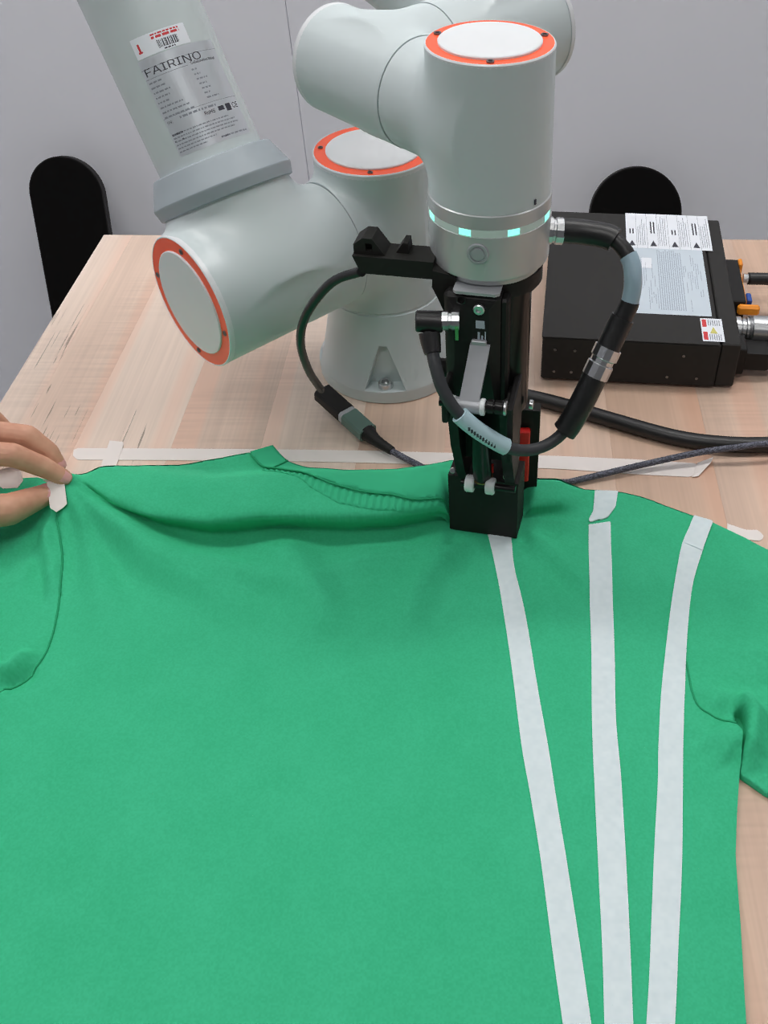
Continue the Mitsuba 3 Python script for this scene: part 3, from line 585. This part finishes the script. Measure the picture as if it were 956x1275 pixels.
# ------------------------------------------------------------------ T-shirt
def poly2(p): return np.array(p, float)[:, :2]
CREASE = poly2([(-0.356, 0.578), (-0.3332, 0.5675), (-0.3124, 0.5562), (-0.2908, 0.5452), (-0.255, 0.5335), (-0.2149, 0.5273), (-0.1719, 0.5308), (-0.1469, 0.5308), (-0.1093, 0.53), (-0.072, 0.5326), (-0.0472, 0.5389), (-0.0285, 0.5452), (-0.0032, 0.5461), (0.0298, 0.5461), (0.0605, 0.5497), (0.0893, 0.5525), (0.1237, 0.5461)])
PIN = np.array((-0.3331, 0.564))
BLK = np.array([.002, .545])
SEAM_L = poly2([(-0.3372, 0.5593), (-0.3364, 0.5508), (-0.3345, 0.5371), (-0.3216, 0.5024), (-0.3137, 0.47), (-0.3073, 0.4323), (-0.307, 0.4076), (-0.3143, 0.3921), (-0.3249, 0.3841)])
SEAM_R = poly2([(0.1704, 0.5488), (0.1586, 0.4941), (0.1466, 0.4471), (0.1382, 0.4069), (0.1386, 0.3738), (0.1495, 0.36), (0.1609, 0.3514)])
SLIT_TOP = (0.1626, 0.3662)
o2 = np.argsort(CREASE[:, 0]); CX, CY = CREASE[o2, 0], CREASE[o2, 1]
AXS = np.array([t[0] for t in [(-0.3362, 0.5646), (-0.313, 0.5646), (-0.2632, 0.5461), (-0.1918, 0.5371), (-0.066, 0.5371), (-0.0272, 0.5416), (-0.0082, 0.5461), (0.0222, 0.5461), (0.0349, 0.5461), (0.0602, 0.5461), (0.0805, 0.5461)]]); AAM = np.array([0, .45, .9, 1, 1, .9, .15, .15, .5, .4, 0])
RIDGES = []                                       # (polyline, height, width)
def ridge(pts, h, w): RIDGES.append((cKDTree(np.vstack([np.linspace(a, b, 30) for a, b in zip(pts, pts[1:])])), h, w))
for pts, h, w in [
    ([(-0.3277, 0.5599), (-0.2584, 0.5024), (-0.1581, 0.4471)], .0045, .014), ([(-0.3126, 0.5461), (-0.228, 0.5024), (-0.1202, 0.4661)], .0045, .012), ([(-0.3338, 0.5571), (-0.2985, 0.4941), (-0.2536, 0.418)], .0022, .014),
    ([(-0.1641, 0.5212), (-0.1305, 0.4779), (-0.1095, 0.4251)], .0045, .018), ([(-0.0279, 0.5238), (-0.076, 0.5024), (-0.1236, 0.4941)], .0022, .012), ([(-0.0302, 0.5177), (-0.05, 0.47), (-0.059, 0.4251)], .0020, .014),
    ([(0.0312, 0.5282), (0.0573, 0.4941), (0.0821, 0.4661)], .0026, .010), ([(0.031, 0.5212), (0.0438, 0.4623), (0.0463, 0.3974)], .0020, .014), ([(0.1029, 0.5282), (0.1157, 0.4779), (0.1254, 0.418)], .0018, .016),
    ([(-0.3437, 0.5326), (-0.3326, 0.5024), (-0.3183, 0.4661)], .0036, .007), ([(-0.3506, 0.5326), (-0.3371, 0.4941), (-0.3179, 0.4471)], -.002, .007), ([(-0.3305, 0.3921), (-0.322, 0.3987), (-0.3149, 0.418)], .005, .008), ([(-0.3248, 0.3868), (-0.316, 0.3894), (-0.3093, 0.4015)], -.003, .005),
    ([(0.1623, 0.37), (0.1705, 0.3687), (0.1748, 0.3612), (0.1708, 0.3466), (0.1664, 0.3319), (0.168, 0.3199)], .0070, .0085), ([(0.1572, 0.3625), (0.1586, 0.3526), (0.1558, 0.3348)], .0016, .007), ([(0.1438, 0.3868), (0.1528, 0.3764), (0.1599, 0.3687)], .0022, .012),
    ([(0.1446, 0.3496), (0.1528, 0.3377), (0.1583, 0.3319)], .003, .012), ([(0.1672, 0.5024), (0.1724, 0.4471), (0.1662, 0.3974)], -.002, .02), ([(0.208, 0.4941), (0.1924, 0.4323), (0.1853, 0.3841)], .004, .03)]:
    ridge(poly2(pts), h, w)
def surface(x, y):
    """shirt surface above the point (x, y) of the flat cloth: returns moved x, y and height z"""
    p = np.stack([x, y], -1); q3 = np.concatenate([p, np.zeros((len(p), 1))], 1)
    z = .0050 + .0030 * (meshkit.fbm(q3 * 14, 3, 3) - .4) + .0016 * (meshkit.fbm(q3 * 45, 2, 9) - .5)
    for tr, h, w in RIDGES:
        d, i = tr.query(p); q = i / (tr.n - 1); z = z + 2.4 * h * np.exp(-(d / w) ** 2) * np.minimum(1, 3.5 * np.minimum(q + .12, 1.02 - q))
    d = p - PIN; r = np.hypot(d[:, 0], d[:, 1]); ang = np.arctan2(d[:, 1], d[:, 0])
    z = z + .0016 * np.sin(ang * 17 + 3 * meshkit.noise(q3 * 12, 5)) * np.exp(-((r - .07) / .08) ** 2) * (y < PIN[1])
    zp = .028 * np.exp(-(r / .026) ** 1.5)
    d2 = p - BLK; r2 = np.hypot(d2[:, 0], d2[:, 1]); a2 = np.arctan2(d2[:, 1], d2[:, 0])
    z = z + .0014 * np.sin(a2 * 11 + 1.5) * np.exp(-((r2 - .08) / .05) ** 2) * (y < BLK[1])
    A = np.interp(x, AXS, AAM, 0, 0); t = y - np.interp(x, CX, CY)
    sm = lambda a, b, v: (lambda s: s * s * (3 - 2 * s))(np.clip((v - a) / (b - a), 0, 1))
    rise = sm(-.004, .024, t); z = z + A * (.031 * rise - .020 * sm(.028, .072, t))
    yy = y - A * .0250 * np.exp(-((t - .019) / .0115) ** 2) + A * .006 * np.exp(-((t + .002) / .008) ** 2)
    z = z + zp
    foot = np.exp(-(np.maximum(np.maximum(abs(x - .002) - .026, 0), np.maximum(abs(y - .545) - .022, 0)) / .006) ** 2)
    z = z * (1 - foot) + np.minimum(z, .0042) * foot
    return x, yy, np.maximum(z, .0022)
def cloth(outline, step, lift=0.0, skirt=.003, fn=surface, floor=.0006, smooth_edge=True):
    o = np.array(outline, float)
    if smooth_edge: o = spline(np.vstack([o, o[:1]]), 8)[:-1] if False else o
    P = Polygon(o)
    if not P.is_valid: P = P.buffer(0)
    if P.geom_type != 'Polygon': P = max(P.geoms, key=lambda g: g.area)
    ring = P.exterior; n = max(8, int(ring.length / step)); b = np.array([ring.interpolate(i / n, normalized=True).coords[0] for i in range(n)])
    x0, y0, x1, y1 = P.bounds
    gx, gy = np.meshgrid(np.arange(x0, x1, step), np.arange(y0, y1, step * .866)); gx = gx + (np.arange(gx.shape[0]) % 2)[:, None] * step / 2
    g = np.stack([gx.ravel(), gy.ravel()], -1)
    g = g[contains_xy(P.buffer(-step * .55), g[:, 0], g[:, 1])] if P.buffer(-step * .55).area > 0 else g[:0]
    pts = np.vstack([b, g]); tri = Delaunay(pts).simplices; c = pts[tri].mean(1)
    tri = tri[contains_xy(P, c[:, 0], c[:, 1])]
    a = pts[tri]; cr = (a[:, 1, 0] - a[:, 0, 0]) * (a[:, 2, 1] - a[:, 0, 1]) - (a[:, 1, 1] - a[:, 0, 1]) * (a[:, 2, 0] - a[:, 0, 0])
    tri[cr < 0] = tri[cr < 0][:, ::-1]; tri = tri[abs(cr) > 1e-12]
    X, Y, Zh = fn(pts[:, 0], pts[:, 1]); v = np.stack([X, Y, Zh + lift], -1)
    e = np.sort(tri[:, [0, 1, 1, 2, 2, 0]].reshape(-1, 2), 1); ue, cnt = np.unique(e, axis=0, return_counts=True)
    de = tri[:, [0, 1, 1, 2, 2, 0]].reshape(-1, 2); bd = {tuple(t) for t in ue[cnt == 1]}
    de = np.array([t for t in de if tuple(sorted(t)) in bd]); ids = np.unique(de); mp = {int(i): len(v) + k for k, i in enumerate(ids)}
    low = v[ids].copy(); low[:, 2] = np.maximum(low[:, 2] - skirt, floor); v = np.vstack([v, low])
    f = [tri]; s = []
    for i, j in de: s += [[i, mp[int(i)], mp[int(j)]], [i, mp[int(j)], j]]
    return trimesh.Trimesh(v, np.vstack([tri, np.array(s)]), process=False)
TS = 't_shirt'
COL_TOP = [(-0.1971, 0.6144), (-0.1884, 0.6186), (-0.1797, 0.6233), (-0.1719, 0.6124), (-0.1639, 0.6032), (-0.1451, 0.5922), (-0.1145, 0.5838), (-0.0843, 0.5823), (-0.0603, 0.5853), (-0.0317, 0.5941), (-0.0199, 0.5991)]
COL_LOW = [(-0.1966, 0.6113), (-0.1823, 0.5941), (-0.1635, 0.5828), (-0.1366, 0.567), (-0.112, 0.5599), (-0.0825, 0.5585), (-0.0537, 0.5594), (-0.0309, 0.5651), (-0.0162, 0.5698)]
body_top = [(-0.335, 0.5662), (-0.3297, 0.5805), (-0.3161, 0.5877), (-0.2987, 0.5911), (-0.2742, 0.5968), (-0.2497, 0.6027), (-0.1981, 0.616), (-0.1841, 0.6007), (-0.1651, 0.5897), (-0.138, 0.5741), (-0.1132, 0.5675), (-0.0834, 0.5665), (-0.0543, 0.5675), (-0.0312, 0.5732), (-0.0163, 0.578), (0.0033, 0.5799), (0.0295, 0.5809), (0.0558, 0.5833), (0.0917, 0.5809), (0.1111, 0.578), (0.1267, 0.5722), (0.1508, 0.559)]
body_low = [(0.1622, 0.3432), (0.1599, 0.3257), (0.1532, 0.2981), (0.1464, 0.2672), (0.1437, 0.2479), (0.1412, 0.2251), (0.1343, 0.1735), (0.1293, 0.1321), (-0.2718, 0.1321), (-0.2756, 0.1735), (-0.3107, 0.2981), (-0.3323, 0.3741)]
body = list(map(tuple, body_top)) + list(map(tuple, SEAM_R)) + list(map(tuple, body_low)) + list(map(tuple, SEAM_L[::-1]))
obj('body', cloth(body, .0026, skirt=.02), 'green_jersey', 55, TS)
slv_r = list(map(tuple, SEAM_R[:5] + [-.007, 0])) + list([(0.1449, 0.3545), (0.1544, 0.3496), (0.1609, 0.3539), (0.1622, 0.3612), (0.1644, 0.3643), (0.1677, 0.3625), (0.1686, 0.3563), (0.166, 0.3454), (0.1618, 0.3319), (0.1589, 0.3193), (0.1657, 0.3132), (0.1723, 0.3071), (0.1953, 0.2927), (0.2205, 0.288), (0.2773, 0.4042), (0.255, 0.4661), (0.2157, 0.5134), (0.2023, 0.5264), (0.1798, 0.5443)])
obj('sleeve', cloth(slv_r, .0024, lift=-.0008, skirt=.02), 'green_jersey', 55, TS)
slv_l = list(map(tuple, SEAM_L + [.007, 0])) + list([(-0.3331, 0.3752), (-0.3892, 0.3695), (-0.4414, 0.4487), (-0.4551, 0.5482), (-0.423, 0.5802), (-0.3958, 0.5959), (-0.3725, 0.5959), (-0.3547, 0.588)])
obj('sleeve', cloth(slv_l, .0028, lift=-.0010, skirt=.02), 'green_jersey', 55, TS)
collar = list(COL_TOP) + list(COL_LOW[::-1])
obj('collar', cloth(collar, .0022, lift=.0022, skirt=.02), 'green_rib', 55, TS, 'ribbed neckband')
low2 = [(a[0] + .0, a[1] - .0062) for a in COL_LOW]
def pucker(x, y):
    X, Y, Zz = surface(x, y); return X, Y, Zz + .0009 + .0007 * np.sin(x * 2 * np.pi / .0055)
obj('neck_stitching', cloth(list(COL_LOW[1:]) + low2[::-1][:-1], .0013, skirt=.002, fn=pucker), 'green_rib', 55, TS, 'puckered stitched band under the neckband')
def seam_line(name, pts, r=.0007, lift=.0004):
    p = spline([(a, b, 0) for a, b in pts], 12); X, Y, Zz = surface(p[:, 0], p[:, 1])
    return obj(name, tube(np.stack([X, Y, Zz + lift], -1), r, 6, raw=True), 'green_thread', True, TS)
seam_line('armhole_seam', SEAM_L[2:]); seam_line('armhole_seam', SEAM_R[3:]); obj('front_panel', cloth([(0.1623, 0.3803), (0.1791, 0.3803), (0.1772, 0.36), (0.1681, 0.33), (0.1627, 0.3231), (0.1556, 0.3231), (0.1592, 0.36)], .004, skirt=.001, fn=lambda x, y: (x, y, np.full(len(x), .0016))), 'green_jersey', 55, TS)
seam_line('neck_seam', COL_LOW, .0007, .0028)
seam_line('neck_seam', [(-0.1731, 0.5902), (-0.1689, 0.5971), (-0.1639, 0.6032)], .0006, .0030)
tag(TS, 'green T-shirt lying spread face down over the near half of the table', 'T-shirt')

# tapes on the shirt
def strip(left, right): return [tuple(t) for t in np.vstack([spline(left, 6), spline(right, 6)[::-1]])]
def on_shirt(key, pts, label, step=.0021, lift=.0012):
    k = obj(key, cloth(pts, step, lift=lift, skirt=.0011), 'paper_tape', 55); tag(k, label, 'tape', 'white tape strips'); labels[k].pop('group'); return k
on_shirt('tape_strip', strip([(0.0006, 0.5304), (0.0025, 0.5251), (0.0101, 0.4744), (0.0176, 0.4018), (0.0226, 0.3408), (0.0278, 0.2991), (0.0321, 0.2603), (0.0362, 0.2111), (0.0397, 0.1735), (0.042, 0.1389)], [(0.0188, 0.5304), (0.0199, 0.5243), (0.0212, 0.4946), (0.0278, 0.4519), (0.0342, 0.3903), (0.0395, 0.3408), (0.0431, 0.3013), (0.0462, 0.2702), (0.0512, 0.2146), (0.0545, 0.1735), (0.0573, 0.1389)]), 'long white tape strip running down the shirt from under the gripper block')
on_shirt('tape_strip', strip([(0.0809, 0.5393), (0.0771, 0.4856), (0.0736, 0.4212), (0.0699, 0.3677), (0.0676, 0.3257), (0.0649, 0.2574), (0.0632, 0.212), (0.0611, 0.1735), (0.0596, 0.1389)], [(0.0982, 0.5416), (0.0939, 0.4815), (0.0899, 0.4212), (0.0852, 0.3615), (0.0842, 0.32), (0.0817, 0.2672), (0.0785, 0.212), (0.076, 0.1735), (0.0742, 0.1389)]), 'middle one of three long white tape strips on the shirt')
on_shirt('tape_strip', strip([(0.1588, 0.5353), (0.1523, 0.5212), (0.1465, 0.5024), (0.1338, 0.4546), (0.1239, 0.4111), (0.1168, 0.3777), (0.1104, 0.3406), (0.1062, 0.3121), (0.0972, 0.2603), (0.0877, 0.202), (0.0824, 0.1722), (0.0763, 0.1379)], [(0.1727, 0.5282), (0.1685, 0.5177), (0.1549, 0.4819), (0.1443, 0.4396), (0.1337, 0.3841), (0.1253, 0.3348), (0.1146, 0.2652), (0.1043, 0.2104), (0.0972, 0.1722), (0.09, 0.1379)]), 'rightmost long white tape strip, starting at the right shoulder seam')
on_shirt('tape_piece', [(0.1655, 0.5502), (0.1796, 0.5434), (0.1715, 0.5247), (0.1666, 0.5134), (0.1598, 0.5177), (0.1536, 0.5212), (0.1567, 0.53)], 'short white tape piece on the right shoulder edge, top of the rightmost strip', .0021, .0019)
on_shirt('tape_piece', [(0.0889, 0.579), (0.1078, 0.578), (0.1041, 0.5599), (0.0966, 0.5479), (0.0821, 0.5416), (0.0811, 0.5452), (0.0857, 0.5553)], 'short torn white tape piece on the shoulder above the middle strip', .0021, .0016)
# tapes on the table
def flat(z): return lambda x, y: (x, y, np.full(len(x), z))
def on_table(key, pts, z, label):
    k = obj(key, cloth(pts, .004, skirt=.0004, fn=flat(z), floor=.0001), 'paper_tape_table'); tag(k, label, 'tape'); return k
on_table('tape_strip', [(-0.3573, 0.6385), (-0.3545, 0.6406), (-0.2825, 0.6401), (-0.1847, 0.639), (-0.1079, 0.6374), (-0.0035, 0.6331), (0.0657, 0.6299), (0.1274, 0.6257), (0.1803, 0.6205), (0.1755, 0.6071), (0.1722, 0.6031), (0.132, 0.6061), (0.0647, 0.6132), (-0.0034, 0.6174), (-0.1064, 0.6215), (-0.1822, 0.6236), (-0.2787, 0.6247), (-0.3498, 0.6252), (-0.3554, 0.6299)], .0006, 'long white tape strip stuck across the wood behind the shirt')
k = obj('tape_end', hullp([(*p, z) for p, z in zip([(0.1727, 0.602), (0.1803, 0.6205), (0.1941, 0.6247), (0.1908, 0.6174), (0.1783, 0.6031)], (.0012, .0012, .004, .004, .0016))] + [(*p, .0008) for p in [(0.1735, 0.6031), (0.1915, 0.6215)]]), 'paper_tape_table', False, 'tape_strip_003'.replace('_003', '_003') if 'tape_strip_003' in scene else None)
on_table('tape_piece', [(-0.3293, 0.6504), (-0.316, 0.6482), (-0.3146, 0.6226), (-0.3144, 0.602), (-0.3265, 0.602), (-0.3277, 0.6226)], .0011, 'short white tape piece crossing the left end of the table strip')
on_table('tape_piece', [(0.1926, 0.5474), (0.2059, 0.5401), (0.2161, 0.5401), (0.2191, 0.533), (0.2155, 0.5277), (0.2051, 0.5295), (0.1906, 0.5366)], .0008, 'small white tape end peeking out behind the right shoulder')

# ------------------------------------------------------------------ the person's hand
def hand_mesh(chains, res=.0026):
    parts = []
    for ch in chains:
        for (p, r), (q, s) in zip(ch, ch[1:]):
            parts.append(Mf.batch_hull([Mf.sphere(float(r), 20).translate([float(t) for t in p]), Mf.sphere(float(s), 20).translate([float(t) for t in q])]))
    m = tm(Mf.batch_boolean(parts, manifold3d.OpType.Add).simplify(.0002).refine_to_length(res))
    trimesh.smoothing.filter_taubin(m, lamb=.5, nu=.515, iterations=20)
    return m
def J(p, *r): return list(zip([np.array(t) for t in p], r))
WR = np.array((-0.4727, 0.5409, 0.075))
index = [(-0.4054, 0.5466, 0.078), (-0.3583, 0.5551, 0.066), (-0.3417, 0.5595, 0.05), (-0.33, 0.5602, 0.0385)]
middle = [(-0.4195, 0.57, 0.082), (-0.3563, 0.5794, 0.064), (-0.3439, 0.5776, 0.05), (-0.3382, 0.5737, 0.04)]
ring_f = [(-0.4378, 0.5973, 0.08), (-0.3899, 0.5979, 0.066), (-0.382, 0.5992, 0.046), (-0.3884, 0.5984, 0.034)]
pinky = [(-0.4663, 0.6341, 0.072), (-0.4289, 0.6315, 0.056), (-0.424, 0.6327, 0.04), (-0.4308, 0.6301, 0.03)]
thumb = [(-0.4416, 0.5199, 0.07), (-0.3999, 0.5094, 0.046), (-0.3635, 0.5287, 0.034), (-0.3429, 0.5531, 0.028)]
pm = lambda a, b, t: (np.array(a) * (1 - t) + np.array(b) * t)
ch = [J(index, .0100, .0092, .0082, .0066), J(middle, .0102, .0092, .0080, .0062), J(ring_f, .0095, .0086, .0078, .0066), J(pinky, .0085, .0076, .0068, .0058), J(thumb, .0165, .0150, .0125, .0080)]
for kn, r in ((index[0], .0115), (middle[0], .0115), (ring_f[0], .0108), (pinky[0], .0098)): ch.append([(WR + (np.array(kn) - WR) * .12, .0200), (np.array(kn), r)])
ch.append([(np.array(index[0]), .0110), (np.array(middle[0]), .0112), (np.array(ring_f[0]), .0105), (np.array(pinky[0]), .0095)])
ch.append([(WR, .021), (pm(WR, index[0], .5), .0165), (pm(WR, middle[0], .5), .0165), (pm(WR, ring_f[0], .5), .0150), (pm(WR, pinky[0], .5), .0130)])
ch.append([(WR, .021), (np.array(thumb[0]), .0165), (pm(WR, index[0], .55), .015)])
EB = WR + np.array([-.24, -.06, .03])
ch.append([(WR + np.array([0, .010, 0]), .0215), (EB + np.array([0, .016, 0]), .036)]); ch.append([(WR + np.array([0, -.010, 0]), .0205), (EB + np.array([0, -.012, 0]), .034)])
obj('hand', hand_mesh(ch), 'skin', True, 'person')
def nail(tip, dip, up, w, l, lift):
    d = np.array(tip) - np.array(dip); d /= np.linalg.norm(d); up = np.array(up, float); up -= d * (up @ d); up /= np.linalg.norm(up); s = np.cross(d, up)
    c = np.array(tip) + up * lift - d * .001; pts = []
    for a in np.linspace(-1, 1, 7):
        for t in np.linspace(-1, 1, 5):
            ww = w * (1 - .25 * max(t, 0) ** 2)
            for h in (0, .0007): pts.append(c + s * a * ww + d * t * l + up * (h - .0016 * a * a - .0008 * t * t))
    return hullp(pts)
obj('fingernail', nail(index[3], index[2], (.25, -.55, .85), .0046, .0055, .0061), 'nail', 40, 'person', 'pink fingernail')
obj('fingernail', nail(middle[3], middle[2], (.7, .1, .7), .0044, .0052, .0057), 'nail', 40, 'person')
obj('fingernail', nail(thumb[3], thumb[2], (.25, -.35, .9), .0060, .0070, .0076), 'nail', 40, 'person')
obj('shirt_cuff', lathe([(.036, -.02), (.0500, -.02), (.052, -.015), (.054, .16), (0, .16)], EB + np.array([0, .002, 0]), (-.24, -.06, .03), 40), 'grey_cable', 40, 'person', 'dark sleeve of the forearm')
tag('person', 'person reaching in from the left, bare hand pinching the shirt corner', 'person')
# tape bits at the pinch
def bit(key, pts, n, t, label):
    P = np.array(pts, float); nn = np.array(n, float); nn /= np.linalg.norm(nn)
    k = obj(key, hullp(np.vstack([P, P + nn * t])), 'paper_tape_table'); tag(k, label, 'tape')
P = np.array([(-0.3416, 0.556), (-0.3349, 0.5588), (-0.3283, 0.556), (-0.3244, 0.5414), (-0.3273, 0.5387), (-0.332, 0.536), (-0.3372, 0.5387)]); X, Y, Zs = surface(P[:, 0], P[:, 1]); cf = np.polyfit(Y, Zs, 1)
bit('tape_piece', np.stack([X, Y, np.polyval(cf, Y) + max(0, (Zs - np.polyval(cf, Y)).max()) + .0012], -1), (0, -.4, .9), .0006, 'small crumpled white tape piece on the shirt under the pinching fingers')
bit('tape_piece', [(-0.3484, 0.5624, 0.034), (-0.3336, 0.5596, 0.034), (-0.3326, 0.5543, 0.032), (-0.3376, 0.5562, 0.032)], (0, -.4, .9), .0006, 'thin white tape sliver held between index finger and thumb')
bit('tape_piece', [(-0.3834, 0.5638, 0.042), (-0.3703, 0.5695, 0.042), (-0.3636, 0.5648, 0.042), (-0.3604, 0.557, 0.038), (-0.3633, 0.5509, 0.036), (-0.3742, 0.55, 0.036), (-0.3824, 0.5555, 0.036)], (0, -.6, .8), .0006, 'cream tape piece in the gap between fingers and thumb')
